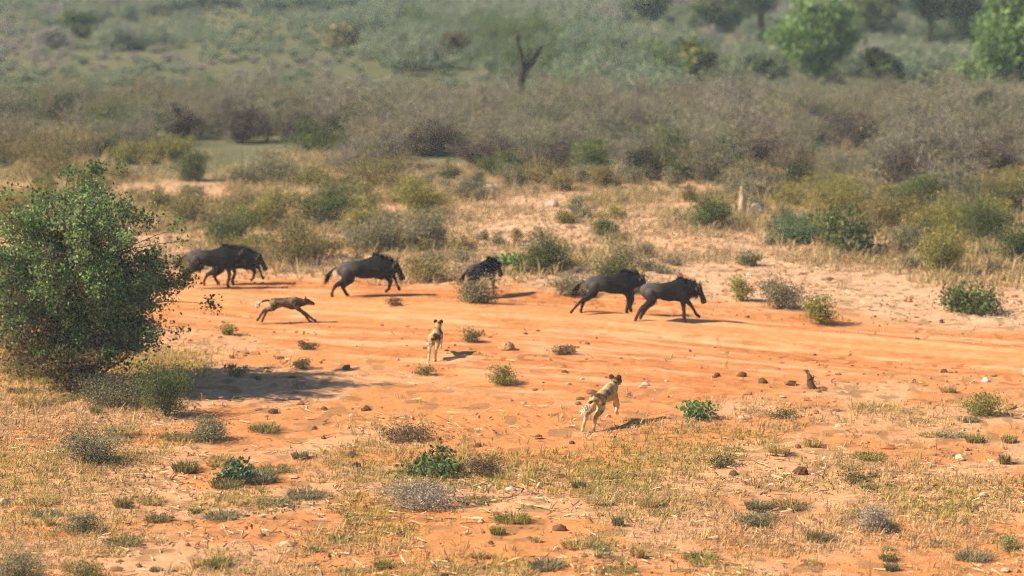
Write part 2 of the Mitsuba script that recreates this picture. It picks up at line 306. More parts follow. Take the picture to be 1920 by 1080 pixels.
# ------------------------------------------------------------------ plants one can tell apart: (name, px, py, width px, height px, colours, label, extra)
MISTY = ((0.15, 0.20, 0.13), (0.20, 0.25, 0.16), (0.11, 0.155, 0.105))
PALE = ((0.50, 0.45, 0.38), (0.42, 0.38, 0.32), (0.34, 0.30, 0.24))
PL = [
    # in front of and beside the track
    ('weed_shrub', 312, 778, 140, 130, GREEN, 'grey green weedy shrub at the right foot of the large dark bush', {}),
    ('weed_shrub', 215, 762, 170, 85, GREYGREEN, 'grey weedy growth right in front of the trunk of the large bush', {}),
    ('dead_brush', 790, 950, 230, 56, PALE, 'wide pale grey patch of dead brush in the foreground centre', dict(cat='brush', sub=8)),
    ('dead_brush', 1640, 995, 110, 55, PALE, 'pale grey heap of dead brush in the yellow grass at lower right', dict(cat='brush', sub=8)),
    ('weed_shrub', 387, 828, 95, 75, GREYGREEN, 'grey twiggy shrub just below the shadow of the large bush', {}),
    ('weed_shrub', 168, 866, 165, 100, GREYGREEN, 'wide grey green shrub in the dry grass below the large bush', {}),
    ('weed_shrub', 438, 903, 78, 62, BLUEGREEN, 'small bluish green leafy shrub in the foreground litter', dict(leaf=0.1)),
    ('weed_shrub', 808, 890, 160, 66, GREEN, 'leafy green shrub beside a dry brown shrub in the foreground', dict(leaf=0.09)),
    ('weed_shrub', 762, 826, 140, 42, BROWN, 'low dark brown shrub just behind the leafy green foreground shrub', {}),
    ('weed_shrub', 912, 886, 95, 48, BROWN, 'dry brown twiggy shrub right of the leafy green foreground shrub', {}),
    ('weed_shrub', 1310, 786, 88, 48, BRIGHT, 'small bright green shrub right of the wild dog running away', dict(leaf=0.08)),
    ('weed_shrub', 1464, 782, 72, 28, OLIVE, 'low olive green shrub right of the small bright green one', {}),
    ('weed_shrub', 1120, 1044, 125, 75, BRIGHT, 'loose green weed at the bottom of the view below the wild dog', dict(n=900)),
    ('weed_shrub', 165, 1085, 110, 40, OLIVE, 'dark olive shrub cut off by the bottom edge', {}),
    ('weed_shrub', 35, 1095, 110, 90, GREYGREEN, 'pale grey shrub in the bottom left corner', {}),
    ('weed_shrub', 160, 996, 110, 42, GREYGREEN, 'low grey shrub on orange soil above the bottom left corner', {}),
    ('weed_shrub', 424, 628, 46, 26, YELLOWGREEN, 'small yellow green plant below the dark galloping wild dog', {}),
    ('weed_shrub', 945, 722, 80, 46, YELLOWGREEN, 'low yellow green plant on bare soil between the two pale wild dogs', {}),
    ('weed_shrub', 885, 642, 58, 30, OLIVE, 'small olive plant right of the middle wild dog', {}),
    ('weed_shrub', 562, 690, 56, 24, OLIVE, 'flat olive plant on orange soil above the shadow of the bush', {}),
    ('weed_shrub', 440, 705, 58, 26, OLIVE, 'flat olive plant right of the large bush above its shadow', {}),
    ('weed_shrub', 575, 655, 60, 22, BROWN, 'low brownish plant below the dark galloping wild dog', {}),
    ('weed_shrub', 1848, 778, 110, 52, YELLOWGREEN, 'yellow green weeds at the right edge of the foreground', {}),
    ('weed_shrub', 1600, 905, 72, 36, OLIVE, 'small dark weed in the yellow grass at lower right', {}),
    ('weed_shrub', 1352, 872, 80, 36, OLIVE, 'low dark weed in dry grass below the bright green shrub', {}),
    ('weed_shrub', 1420, 985, 110, 50, GREYGREEN, 'pale grey green weed in the yellow grass at bottom right', {}),
    ('weed_shrub', 1890, 1030, 70, 55, BRIGHT, 'green weed close to the bottom right corner', dict(n=700)),
    ('weed_shrub', 1060, 665, 70, 26, BROWN, 'low brown tuft right of the yellow green plant on bare soil', {}),
    ('weed_shrub', 795, 702, 60, 22, OLIVE, 'flat olive plant below the paw of the middle wild dog', {}),
    ('weed_shrub', 745, 578, 56, 22, BROWN, 'thin brown weed under the galloping wildebeest', {}),
    ('weed_shrub', 40, 705, 190, 140, OLIVE, 'yellowish olive shrub at the left foot of the large bush', {}),
    # the strip behind the herd
    ('scrub_bush', 1812, 584, 122, 52, GREEN, 'low dark green bush at the right end of the far track edge', dict(leaf=0.1)),
    ('scrub_bush', 1542, 607, 70, 50, YELLOWGREEN, 'yellow green bush on the far edge of the track at right', {}),
    ('scrub_bush', 1462, 578, 88, 62, GREYGREEN, 'grey green bush at the far track edge right of the leading wildebeest', {}),
    ('scrub_bush', 1390, 564, 46, 46, YELLOWGREEN, 'small yellow green bush just right of the leading wildebeest', {}),
    ('scrub_bush', 1072, 552, 80, 44, GREYGREEN, 'low grey green bush beside the rump of the second wildebeest', {}),
    ('scrub_bush', 1026, 508, 92, 84, GREEN, 'upright dark green bush between the young wildebeest and the leading pair', {}),
    ('scrub_bush', 962, 508, 64, 42, BRIGHT, 'small bright green bush touching the nose of the young wildebeest', dict(leaf=0.1)),
    ('scrub_bush', 893, 572, 88, 58, GREYGREEN, 'grey weed hiding the legs of the young wildebeest', {}),
    ('scrub_bush', 810, 527, 115, 46, OLIVE, 'low olive bush between galloping and young wildebeest', {}),
    ('scrub_bush', 604, 424, 125, 96, GREEN, 'rounded green bush on the dry slope above the galloping wildebeest', {}),
    ('scrub_bush', 692, 470, 125, 74, GREYGREEN, 'grey green bush right above the back of the galloping wildebeest', {}),
    ('scrub_bush', 546, 496, 110, 76, OLIVE, 'olive bush between the paired wildebeest at left and the galloping one', {}),
    ('scrub_bush', 790, 405, 90, 76, YELLOWGREEN, 'yellow green bush on the dry slope left of centre', {}),
    ('scrub_bush', 424, 462, 96, 76, GREEN, 'green bush behind the leftmost wildebeest', {}),
    ('scrub_bush', 355, 420, 90, 60, OLIVE, 'olive bush on the slope right above the large bush', {}),
    ('scrub_bush', 1152, 548, 92, 92, GREEN, 'green bush rising just behind the back of the second wildebeest', {}),
    ('scrub_bush', 1134, 442, 56, 30, GREEN, 'small green bush alone on the bare slope right of centre', {}),
    ('scrub_bush', 1320, 428, 94, 62, GREEN, 'dark green bush on the slope above the leading wildebeest', {}),
    ('scrub_bush', 1490, 458, 95, 62, BLUEGREEN, 'bluish green bush at the left end of the right hand bushes', {}),
    ('scrub_bush', 1582, 474, 118, 86, GREEN, 'leafy green bush in the middle of the right hand bushes', dict(leaf=0.11)),
    ('scrub_bush', 1570, 402, 150, 86, YELLOWGREEN, 'wide yellow green bush above the leafy green one at right', {}),
    ('scrub_bush', 1702, 474, 86, 54, GREYGREEN, 'grey green bush right of the leafy green one', {}),
    ('scrub_bush', 1768, 514, 84, 92, YELLOWGREEN, 'tall yellow green bush above the low dark green bush', {}),
    ('scrub_bush', 1842, 458, 125, 92, GREEN, 'large green bush near the right edge', {}),
    ('scrub_bush', 1892, 392, 95, 74, YELLOWGREEN, 'yellow green bush at the right edge in front of the thicket', {}),
    ('scrub_bush', 1664, 432, 105, 84, OLIVE, 'olive bush behind the grey green one at right', {}),
    ('scrub_bush', 1908, 500, 70, 86, GREEN, 'green bush cut off by the right edge above the track', {}),
    ('scrub_bush', 1748, 410, 120, 80, OLIVE, 'olive bush between the wide yellow green bush and the right edge', {}),
    ('scrub_bush', 1425, 372, 110, 66, GREYGREEN, 'grey green bush beside the pale broken stump', {}),
    ('scrub_bush', 1268, 336, 84, 100, GREEN, 'upright dark green bush in the front of the thicket', {}),
    ('scrub_bush', 1110, 336, 100, 64, GREEN, 'green bush in the front of the thicket above the fallen log', {}),
    ('scrub_bush', 880, 375, 80, 44, GREYGREEN, 'low grey bush at the upper rim of the dry slope', {}),
    ('scrub_bush', 500, 345, 110, 62, GREYGREEN, 'grey green bush at the upper left rim of the dry slope', {}),
    ('scrub_bush', 700, 350, 150, 60, OLIVE, 'wide olive bush at the foot of the thicket left of centre', {}),
    ('scrub_bush', 222, 262, 130, 76, GREEN, 'green bush behind the large bush in front of the thicket', {}),
    ('scrub_bush', 95, 330, 210, 96, OLIVE, 'wide olive bush behind the large dark bush', {}),
    ('scrub_bush', 25, 440, 110, 150, YELLOWGREEN, 'yellow green bush at the left edge behind the large bush', {}),
    ('scrub_bush', 300, 300, 110, 56, YELLOWGREEN, 'yellow green bush right of the green bush behind the large one', {}),
    ('scrub_bush', 600, 290, 100, 60, GREEN, 'dark green bush at the thicket edge above the rounded green bush', {}),
    ('scrub_bush', 680, 262, 70, 76, GREEN, 'upright dark green shrub inside the thicket left of centre', {}),
    ('scrub_bush', 40, 240, 120, 70, GREEN, 'dark green bush at the left edge in front of the thicket', {}),
]
for name, px, py, w, h, col, lab, kw in PL:
    kw = dict(kw)
    kw.setdefault('stems', 9 if w > 60 else 6)
    if name == 'weed_shrub' and py > 780:
        w *= 1.12; h *= 0.84
    if name == 'scrub_bush':
        w *= 1.36; h *= 1.15
    place_plant(name, px, py, w, h, col, lab, **kw)

# darker, denser bushes standing out of the thicket
DM = ((0.14, 0.11, 0.11), (0.18, 0.145, 0.14), (0.105, 0.09, 0.085), (0.13, 0.135, 0.085))
DG = ((0.055, 0.085, 0.045), (0.08, 0.11, 0.055), (0.10, 0.095, 0.06))
THORN = [(338, 262, 96, 72, DM, 'dark purplish bush at the front of the thicket right of the green bush'), (450, 268, 120, 96, DM, 'tall purplish brown bush in the thicket at left'),
                               (560, 266, 90, 80, DM, 'dark brown bush in the thicket left of the upright green shrub'), (640, 275, 80, 90, DG, 'dark green bush in the thicket beside the upright green shrub'),
                               (800, 292, 130, 90, DM, 'broad purplish brown bush in the thicket left of centre'), (905, 316, 150, 92, DM, 'broad dark brown bush at the lower edge of the thicket near the centre'),
                               (1045, 322, 110, 70, DM, 'dark brown bush in the front of the thicket left of the fallen log'), (1200, 338, 70, 84, DG, 'dark bush in the front of the thicket right of the fallen log'),
                               (1230, 262, 110, 70, DM, 'dark brown bush in the middle of the thicket right of centre'), (1420, 318, 120, 76, DM, 'dark brown bush in the thicket above the pale broken stump'),
                               (1590, 276, 140, 80, DM, 'dark olive brown bush in the thicket below the bright green tree'), (1690, 352, 110, 80, DM, 'dark brown bush at the lower edge of the thicket at right'),
                               (1862, 336, 130, 90, DM, 'dark purplish bush in the thicket near the right edge'), (1500, 356, 110, 70, DG, 'dark green bush at the lower edge of the thicket at right'), (130, 236, 130, 66, DG, 'dark green bush in the thicket at upper left')]
for px, py, w, h, col, lab in THORN:
    place_plant('thorn_bush', px, py, w, h, col, lab, stems=12, sigma=0.10)

# tangles of bushes that nothing tells apart
rng = np.random.default_rng(43)
for (x0, x1, y0, y1, n_, lab, grp, cc) in [(1460, 1920, 350, 470, 26, 'olive green bush in the tangle below the thicket on the right', 'bushes massed on the right', (YELLOWGREEN, OLIVE, GREYGREEN, YELLOWGREEN, GREEN)),
                                           (420, 800, 330, 490, 18, 'soft olive bush on the slope above the galloping wildebeest', 'bushes massed left of centre', (OLIVE, OLIVE, GREYGREEN, YELLOWGREEN)),
                                           (0, 420, 270, 400, 16, 'yellowish olive bush behind the large dark bush', 'bushes behind the large bush', (YELLOWGREEN, OLIVE, GREEN)),
                                           (820, 1420, 318, 360, 14, 'grey green bush along the front of the thicket', 'bushes fronting the thicket', (GREYGREEN, GREY, OLIVE, GREEN))]:
    for _ in range(n_):
        py = rng.uniform(y0, y1)
        wpx = rng.uniform(60, 130) * (0.6 + 0.5 * (py - 270) / 200)
        place_plant('scrub_bush', rng.uniform(x0, x1), py, wpx, wpx * rng.uniform(0.5, 0.75), cc[rng.integers(0, len(cc))], lab, group=grp, stems=9, seed=int(rng.integers(1, 1 << 30)))

# small plants nobody would tell apart
rng = np.random.default_rng(41)
done = 0
while done < 70:
    px, py = rng.uniform(5, 1915), rng.uniform(345, 520)
    g = at(px, py)
    if g[1] < track_y(g[0]) + 6 or any(abs(px - q[1]) < q[3] * 0.4 and abs(py - q[2]) < 20 for q in PL):
        continue
    col = (OLIVE, YELLOWGREEN, GREYGREEN, GREY)[rng.choice(4, p=[0.3, 0.25, 0.25, 0.2])]
    place_plant('slope_plant', px, py, rng.uniform(34, 90), rng.uniform(18, 40), col, 'small low dry plant among others on the pale slope behind the herd', 'plant', group='small plants on the slope', stems=6, sub=2)
    done += 1


def tussock(seed, w, h, n, cols):
    r = np.random.default_rng(seed)
    a = r.uniform(0, 2 * np.pi, n); q = np.sqrt(r.random(n)) * w * 0.32
    b = np.stack([q * np.cos(a), q * np.sin(a), 0 * a - 0.02], 1)
    lean = np.stack([np.cos(a), np.sin(a)], 1) * (r.uniform(0.1, 0.9, n) * w * 0.5 / h)[:, None]
    c = np.asarray(cols)[r.integers(0, len(cols), n)] * r.normal(1, 0.22, (n, 1)).clip(0.5, 1.6)
    return blades(r, b, h * r.uniform(0.5, 1.1, n), lean, 0.022, c)


done = 0
STRAW = ((0.60, 0.45, 0.22), (0.50, 0.38, 0.19), (0.42, 0.36, 0.14))
while done < 90:
    px, py = rng.uniform(5, 1915), rng.uniform(735, 1075)
    if 560 < px < 1500 and py < 830:
        continue
    g = at(px, py); sc = ppm(g[1])
    key = numbered('grass_tussock')
    cols = (OLIVE, YELLOWGREEN, STRAW, GREYGREEN)[rng.choice(4, p=[0.25, 0.2, 0.4, 0.15])]
    w, h = rng.uniform(26, 100) / sc, rng.uniform(10, 28) / sc
    m = tussock(done + 500, w, h, int(90 + w * 260), cols)
    put(key, m[:2], 'foliage', m[2], T().translate(g.tolist()))
    tag(key, 'low grass tussock among many others in the dry foreground', 'grass tussock', 'grass tussocks in the foreground')
    done += 1

# ------------------------------------------------------------------ trees beyond the thicket
DARK = ((0.045, 0.085, 0.05), (0.065, 0.11, 0.06), (0.035, 0.065, 0.045))
DK = dict(n=6000, stems=18, sub=7, trunk=0.3, sigma=0.075, wood=(0.05, 0.045, 0.045), wood_r=0.12, top=0.5)
TR = [
    ('green_tree', 1530, 158, 200, 182, BRIGHT, 'bright green spreading tree beyond the thicket at upper right', dict(n=15000, stems=26, sub=8, trunk=0.12, sigma=0.075, top=0.5)),
    ('small_tree', 1312, 154, 90, 108, ((0.30, 0.33, 0.10), (0.40, 0.38, 0.15), (0.12, 0.19, 0.08), (0.10, 0.16, 0.07)), 'small yellow green tree standing alone beyond the thicket', dict(n=3200, trunk=0.2, sigma=0.075, rag=(0.4, 1.05), stems=11)),
    ('dark_tree', 1425, 80, 150, 150, DARK, 'dark tree with a thick trunk at the top edge', {**DK, 'trunk': 0.42, 'wood_r': 0.16}),
    ('dark_tree', 1742, 84, 150, 150, DARK, 'dark green tree at the top edge right of the bright green tree', DK),
    ('dark_tree', 1815, 92, 130, 120, DARK, 'dark tree between the dark green tree and the tall light green one', {**DK, 'n': 5000, 'trunk': 0.15}),
    ('dark_tree', 1640, 70, 150, 110, GREEN, 'broad green tree at the top edge just right of the bright green tree', {**DK, 'n': 5000, 'trunk': 0.15}),
    ('dark_tree', 1340, 62, 120, 90, GREEN, 'dull green tree at the top edge left of the dark tree with the thick trunk', {**DK, 'n': 4000, 'trunk': 0.15}),
    ('dark_tree', 1220, 50, 130, 80, MISTY, 'hazy blue green tree at the top edge above the small yellow green tree', {**DK, 'n': 3500, 'trunk': 0.12}),
    ('green_tree', 1895, 190, 170, 250, BRIGHT, 'tall light green tree at the upper right edge', dict(n=15000, stems=26, sub=8, trunk=0.12, sigma=0.075)),
    ('small_tree', 1650, 160, 105, 72, GREEN, 'small green tree right of the bright green tree', dict(n=3000, trunk=0.08, sigma=0.08)),
    ('small_tree', 1745, 172, 110, 66, MISTY, 'grey green tree below the dark green tree at upper right', dict(n=3000, trunk=0.08, sigma=0.08)),
    ('small_tree', 1852, 250, 66, 84, DARK, 'small dark tree in front of the tall light green tree', dict(n=2200, trunk=0.15, sigma=0.07)),
    ('small_tree', 1430, 150, 110, 60, MISTY, 'dull grey green tree left of the bright green tree', dict(n=2600, trunk=0.08, sigma=0.09)),
    ('dark_tree', 150, 74, 90, 66, GREEN, 'dark rounded tree far away at upper left', dict(n=2200, trunk=0.1, sigma=0.08)),
    ('dark_tree', 640, 100, 80, 60, GREYGREEN, 'greyish tree far away left of the dead forked tree', dict(n=1600, trunk=0.1)),
    ('dark_tree', 848, 100, 62, 44, BROWN, 'small brownish tree far away left of the dead forked tree', dict(n=1200, trunk=0.1)),
]
for name, px, py, w, h, col, lab, kw in TR:
    place_plant(name, px, py, w, h, col, lab, cat='tree', wood_name='trunk', crown='crown', leaf=0.26, **kw)

# dead forked tree
p = at(982, 182); s = ppm(p[1])


def scr(dx, dz, dy=0.0):
    return np.array([dx / s, dy, dz / s]) * 1.2


wc = (0.045, 0.036, 0.034)
put('dead_tree__trunk', tube(bez(scr(0, -4), scr(-8, 20), scr(0, 44), 6), 0.30, 0.25, 7), 'matte', np.tile(wc, (42, 1)), T().translate(p.tolist()), True)
for q, pts, r in ((0, (scr(0, 42), scr(-2, 62), scr(-10, 88)), 0.22), (1, (scr(0, 40), scr(18, 56), scr(28, 80, 0.4)), 0.21), (2, (scr(-2, 40), scr(6, 60), scr(10, 76, -0.4)), 0.17), (3, (scr(0, 30), scr(24, 34), scr(46, 28, 0.3)), 0.05)):
    k = 'dead_tree__limb' + (f'_{q:03d}' if q else '')
    v, f = tube(bez(*pts, 6), r, r * 0.45, 6)
    put(k, (v, f), 'matte', np.tile(wc, (len(v), 1)), T().translate(p.tolist()), True)
ic = trimesh.creation.icosphere(2, 1.0)
nv = ic.vertices * (1 + 0.4 * (meshkit.noise(ic.vertices * 2.0, 3) - 0.5))[:, None] * [0.19, 0.19, 0.24]
put('bird_nest', (nv, ic.faces), 'matte', np.tile((0.07, 0.055, 0.045), (len(nv), 1)), T().translate((p + scr(-10, 92)).tolist()), True)
tag('dead_tree', 'bare forked dead tree standing beyond the thicket', 'dead tree')
tag('bird_nest', 'dark clump like a nest on the left tip of the dead tree', 'nest')

# ------------------------------------------------------------------ stuff: thicket and far scrub, instances of a few plants
def mass(name, variants, spots, label, cat):
    rng = np.random.default_rng(len(spots))
    for q, v in enumerate(variants):
        scene[f'{name}_kind_{q}'] = {'type': 'shapegroup', 'shrub': mikit.ply(v[:2], 'foliage', color=v[2])}
    for i, (x, y, z, sx, sz, q) in enumerate(spots):
        a = rng.uniform(0, 360)
        scene[f'{name}__{i + 1:03d}'] = {'type': 'instance', 'g': {'type': 'ref', 'id': f'{name}_kind_{q}'},
                                         'to_world': T().translate([float(x), float(y), float(z)]).rotate([0, 0, 1], float(a)).scale([float(sx), float(sx), float(sz)])}
    tag(name, label, cat, kind='stuff')


def scatter(seed, y0, y1, per, nx=0.21, margin=6):
    rng = np.random.default_rng(seed)
    out = []
    area = sum((2 * (nx * y + margin)) for y in np.linspace(y0, y1, 50)) * (y1 - y0) / 50
    n = int(area / per)
    y = rng.uniform(y0, y1, n * 2); x = rng.uniform(-1, 1, n * 2) * (nx * y1 + margin)
    ok = np.abs(x) < nx * y + margin
    return x[ok][:n], y[ok][:n], rng


def py_of(y):
    a = math.atan2(CAM_H, y)
    return 540 + FPX * math.tan(a - cp)


TWIG = dict(cheap=True, stems=15, sub=12, t0=0.3, wood_r=0.02, tri=True, sigma=0.07, top=0.6)
MAUVE = ((0.27, 0.225, 0.215), (0.22, 0.185, 0.18), (0.31, 0.265, 0.245))
thv = []
for q, cols in enumerate((GREY, MAUVE, GREY, OLIVE, GREYGREEN, MAUVE, BROWN, GREYGREEN, GREEN)):
    wd, lf = plant(900 + q, 2.6, 2.0, n=800, leaf=0.062, var=0.15, colors=np.array(cols) * (0.96, 1.02, 0.98), wood=(0.29, 0.275, 0.23), **TWIG)
    thv.append(join([wd, lf]))
x, y, rng = scatter(31, 113, 172, 1.75)
front = 129 + 3 * np.sin(x * 0.3) + -7.0 * np.clip((x - 3) / 4, 0, 1) - 6.0 * np.clip((x - 10) / 4, 0, 1) + np.where(x < -8, 8, 0) + rng.normal(0, 1.5, len(x))
clear = meshkit.fbm(np.stack([x * 0.13, y * 0.06, 0 * x], -1), 3, 44)
ok = (y > front) & (clear > 0.31)
for t in THORN:
    g = at(t[0], t[1]); hw = t[2] / ppm(g[1]) * 0.55
    ok &= ~((np.abs(x - g[0] * y / g[1]) < hw) & (y < g[1] + 0.8) & (y > g[1] - 12))
x, y = x[ok], y[ok]
z = terrain(x, y)
kinds = (meshkit.fbm(np.stack([x * 0.09, y * 0.05, 0 * x], -1), 3, 5) * 1.5 - 0.25 + rng.normal(0, 0.24, len(x))).clip(0, 0.999)
order = np.array([6, 0, 1, 2, 5, 3, 4, 7])
edge_green = (rng.random(len(x)) < np.where(y < front[ok] + 6, 0.46, 0.12) + 0.25 * (x < -3) * (meshkit.fbm(np.stack([x * 0.12, y * 0.1, 0 * x], -1), 2, 77) > 0.5))
pick = np.where(edge_green, rng.choice([3, 4, 8], len(x)), order[(kinds * 8).astype(int)])
short = np.where(y > 158, 0.75, 1.0)
mass('thicket', thv, [(x[i], y[i], z[i], *(np.array([1, 1]) * rng.choice([0.55, 0.8, 1.0, 1.25, 1.6], p=[0.18, 0.2, 0.24, 0.22, 0.16]) * short[i] * rng.uniform(0.85, 1.15, 2)), pick[i]) for i in range(len(x))],
     'broad belt of grey brown leafless thorn scrub across the view', 'thicket')
fv = []
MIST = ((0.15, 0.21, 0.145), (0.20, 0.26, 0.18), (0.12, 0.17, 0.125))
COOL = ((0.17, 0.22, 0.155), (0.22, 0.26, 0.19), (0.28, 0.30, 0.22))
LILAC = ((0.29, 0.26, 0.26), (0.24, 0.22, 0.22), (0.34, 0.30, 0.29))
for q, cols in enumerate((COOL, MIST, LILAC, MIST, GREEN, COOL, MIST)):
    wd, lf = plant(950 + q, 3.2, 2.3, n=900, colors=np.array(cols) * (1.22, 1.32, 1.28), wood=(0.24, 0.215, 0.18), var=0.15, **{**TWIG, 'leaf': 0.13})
    fv.append(join([wd, lf]))
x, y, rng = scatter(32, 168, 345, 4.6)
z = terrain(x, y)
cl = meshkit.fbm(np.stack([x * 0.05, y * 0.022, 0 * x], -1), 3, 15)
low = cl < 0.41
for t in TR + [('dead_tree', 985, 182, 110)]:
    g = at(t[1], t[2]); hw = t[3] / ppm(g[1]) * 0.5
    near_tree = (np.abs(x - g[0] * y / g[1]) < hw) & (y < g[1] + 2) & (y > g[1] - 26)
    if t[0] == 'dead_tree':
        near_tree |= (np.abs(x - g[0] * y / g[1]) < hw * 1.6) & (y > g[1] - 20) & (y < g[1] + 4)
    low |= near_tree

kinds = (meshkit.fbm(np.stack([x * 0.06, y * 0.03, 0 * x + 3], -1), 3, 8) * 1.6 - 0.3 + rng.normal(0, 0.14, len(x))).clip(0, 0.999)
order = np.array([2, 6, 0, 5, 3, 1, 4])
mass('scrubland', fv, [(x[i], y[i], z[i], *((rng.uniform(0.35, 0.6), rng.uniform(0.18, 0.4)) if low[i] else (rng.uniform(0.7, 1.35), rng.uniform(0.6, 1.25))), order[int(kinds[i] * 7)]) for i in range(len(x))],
     'hazy mixed scrub covering the plain beyond the thicket', 'scrub')

# ------------------------------------------------------------------ dry grass
rng = np.random.default_rng(5)


def grass_field(n, y0, y1, seed, hs, width, per, dens):
    rng = np.random.default_rng(seed)
    y = np.sqrt(rng.uniform(y0 ** 2, y1 ** 2, n)); x = rng.uniform(-1, 1, n) * (0.19 * y + 1.5)
    d = dens(x, y)
    ok = rng.random(n) < d
    x, y = x[ok], y[ok]
    k = len(x)
    g = meshkit.fbm(np.stack([x * 0.22, y * 0.2, 0 * x], -1), 3, 21)
    right = np.clip((x + 1) / 8, 0, 1) * np.clip((72 - y) / 8, 0, 1)
    straw, green, grey = np.array((0.58, 0.43, 0.225)), np.array((0.38, 0.34, 0.095)), np.array((0.50, 0.40, 0.28))
    t = ((g - 0.42) * 3 + right * 0.28 + rng.normal(0, 0.22, k)).clip(0, 1)[:, None]
    gr = (rng.random(k) < 0.35)[:, None] * (1 - t)
    col = (straw * (1 - t) + green * t) * (1 - gr * 0.8) + grey * gr * 0.8
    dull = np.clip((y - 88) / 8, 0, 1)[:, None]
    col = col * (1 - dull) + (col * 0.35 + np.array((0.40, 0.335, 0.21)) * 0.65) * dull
    idx = np.repeat(np.arange(k), per)
    m = len(idx)
    rad = rng.uniform(0.03, 0.12, k)
    a = rng.uniform(0, 2 * np.pi, m); r = np.sqrt(rng.random(m)) * rad[idx]
    bx, by = x[idx] + r * np.cos(a), y[idx] + r * np.sin(a)
    h = (hs * rng.gamma(3.5, 0.28, k))[idx] * rng.uniform(0.5, 1.2, m)
    lean = np.stack([np.cos(a), np.sin(a)], 1) * rng.uniform(0.15, 1.3, m)[:, None] + [0.25, 0]
    base = np.stack([bx, by, terrain(bx, by) - 0.01], 1)
    return blades(rng, base, h, lean, width, (col[idx] * rng.normal(1, 0.2, (m, 1)).clip(0.5, 1.6)).clip(0.02, 0.85))


def dens_near(x, y):
    patch = meshkit.fbm(np.stack([x * 0.35, y * 0.3, 0 * x], -1), 3, 61)
    track = np.clip((np.abs(y - track_y(x) + 2.0) - 4.5) / 5, 0.0, 1)
    fore = np.clip((70 - y) / 6, 0, 1)
    right = np.clip((x + 0.5) / 5, 0, 1) * np.clip((72 - y) / 6, 0, 1)
    left = np.clip((-7.6 - x) / 1.5, 0, 1) * np.clip((82 - y) / 3, 0, 1)
    d = np.maximum(np.maximum(fore * np.clip((patch - 0.47) * 7, 0.05, 1), right * np.clip((patch - 0.36) * 6, 0.1, 1)), left)
    d = np.maximum(d, 0.75 * np.clip((y - 95) / 4, 0, 1) * np.clip((patch - 0.40) * 6, 0.06, 1))
    return d * np.maximum(track, left) + 0.02 * (patch > 0.5)


def dens_tall(x, y):
    c = meshkit.fbm(np.stack([x * 0.28, y * 0.2, 0 * x], -1), 3, 91)
    near = 0 * x
    for q in PL[33:]:
        g = at(q[1], q[2])
        near = np.maximum(near, np.exp(-(((x - g[0]) / (q[3] / ppm(g[1]) * 0.75)) ** 2 + ((y - g[1]) / 2.2) ** 2)))
    return np.clip((c - 0.52) * 7, 0, 1) * np.clip((y - track_y(x) - 6) / 3, 0, 1) * 0.8 + 0.55 * near * (y > track_y(x) + 5)


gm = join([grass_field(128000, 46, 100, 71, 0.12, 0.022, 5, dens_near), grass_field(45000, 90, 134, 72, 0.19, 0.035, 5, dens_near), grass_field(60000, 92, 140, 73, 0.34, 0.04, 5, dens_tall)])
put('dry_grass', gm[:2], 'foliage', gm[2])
tag('dry_grass', 'dry straw coloured and yellow green grass tufts over the soil', 'grass', kind='stuff')

# ------------------------------------------------------------------ clods and small stones
def rock(seed, sub=1):
    ic = trimesh.creation.icosphere(sub, 1.0)
    v = ic.vertices * (0.6 + 0.4 * np.round(meshkit.fbm(ic.vertices * 1.1 + seed * 7.1, 2, seed) * 4) / 2)[:, None]
    return v, ic.faces


rng = np.random.default_rng(8)
base = trimesh.creation.icosphere(0, 1.0)
n = 7000
y = np.sqrt(rng.uniform(46 ** 2, 112 ** 2, n)); x = rng.uniform(-1, 1, n) * (0.19 * y + 1)
pt = meshkit.fbm(np.stack([x * 0.5, y * 0.4, 0 * x], -1), 3, 33)
keep = (rng.random(n) < np.clip((pt - 0.42) * 5, 0.1, 1)) & ((np.abs(y - track_y(x)) > 3.2) | (rng.random(n) < 0.12))
x, y = x[keep], y[keep]
k = len(x)
r = 0.018 + rng.gamma(1.3, 0.018, k)
ontrack = np.abs(y - track_y(x)) < 8
r = np.where(ontrack, np.minimum(r, 0.05), r)
sc = r[:, None] * rng.uniform(0.7, 1.5, (k, 3)) * [1.2, 1.1, 0.7]
v = base.vertices[None] * sc[:, None] * rng.uniform(0.75, 1.25, (k, 12, 1)) + np.stack([x, y, terrain(x, y) + r * 0.25], 1)[:, None]
f = (base.faces[None] + 12 * np.arange(k)[:, None, None]).reshape(-1, 3)
pal = np.array([(0.55, 0.40, 0.27), (0.62, 0.50, 0.38), (0.38, 0.20, 0.10), (0.20, 0.12, 0.07), (0.48, 0.24, 0.11)])
col = pal[np.where(ontrack, rng.choice([2, 3, 4], k), rng.choice(5, k, p=[0.22, 0.16, 0.2, 0.32, 0.1]))] * rng.uniform(0.8, 1.2, (k, 1))
put('gravel', (v.reshape(-1, 3), f), 'matte', np.repeat(col, 12, 0))
tag('gravel', 'scattered small stones and clods of earth on the soil', 'gravel', kind='stuff')

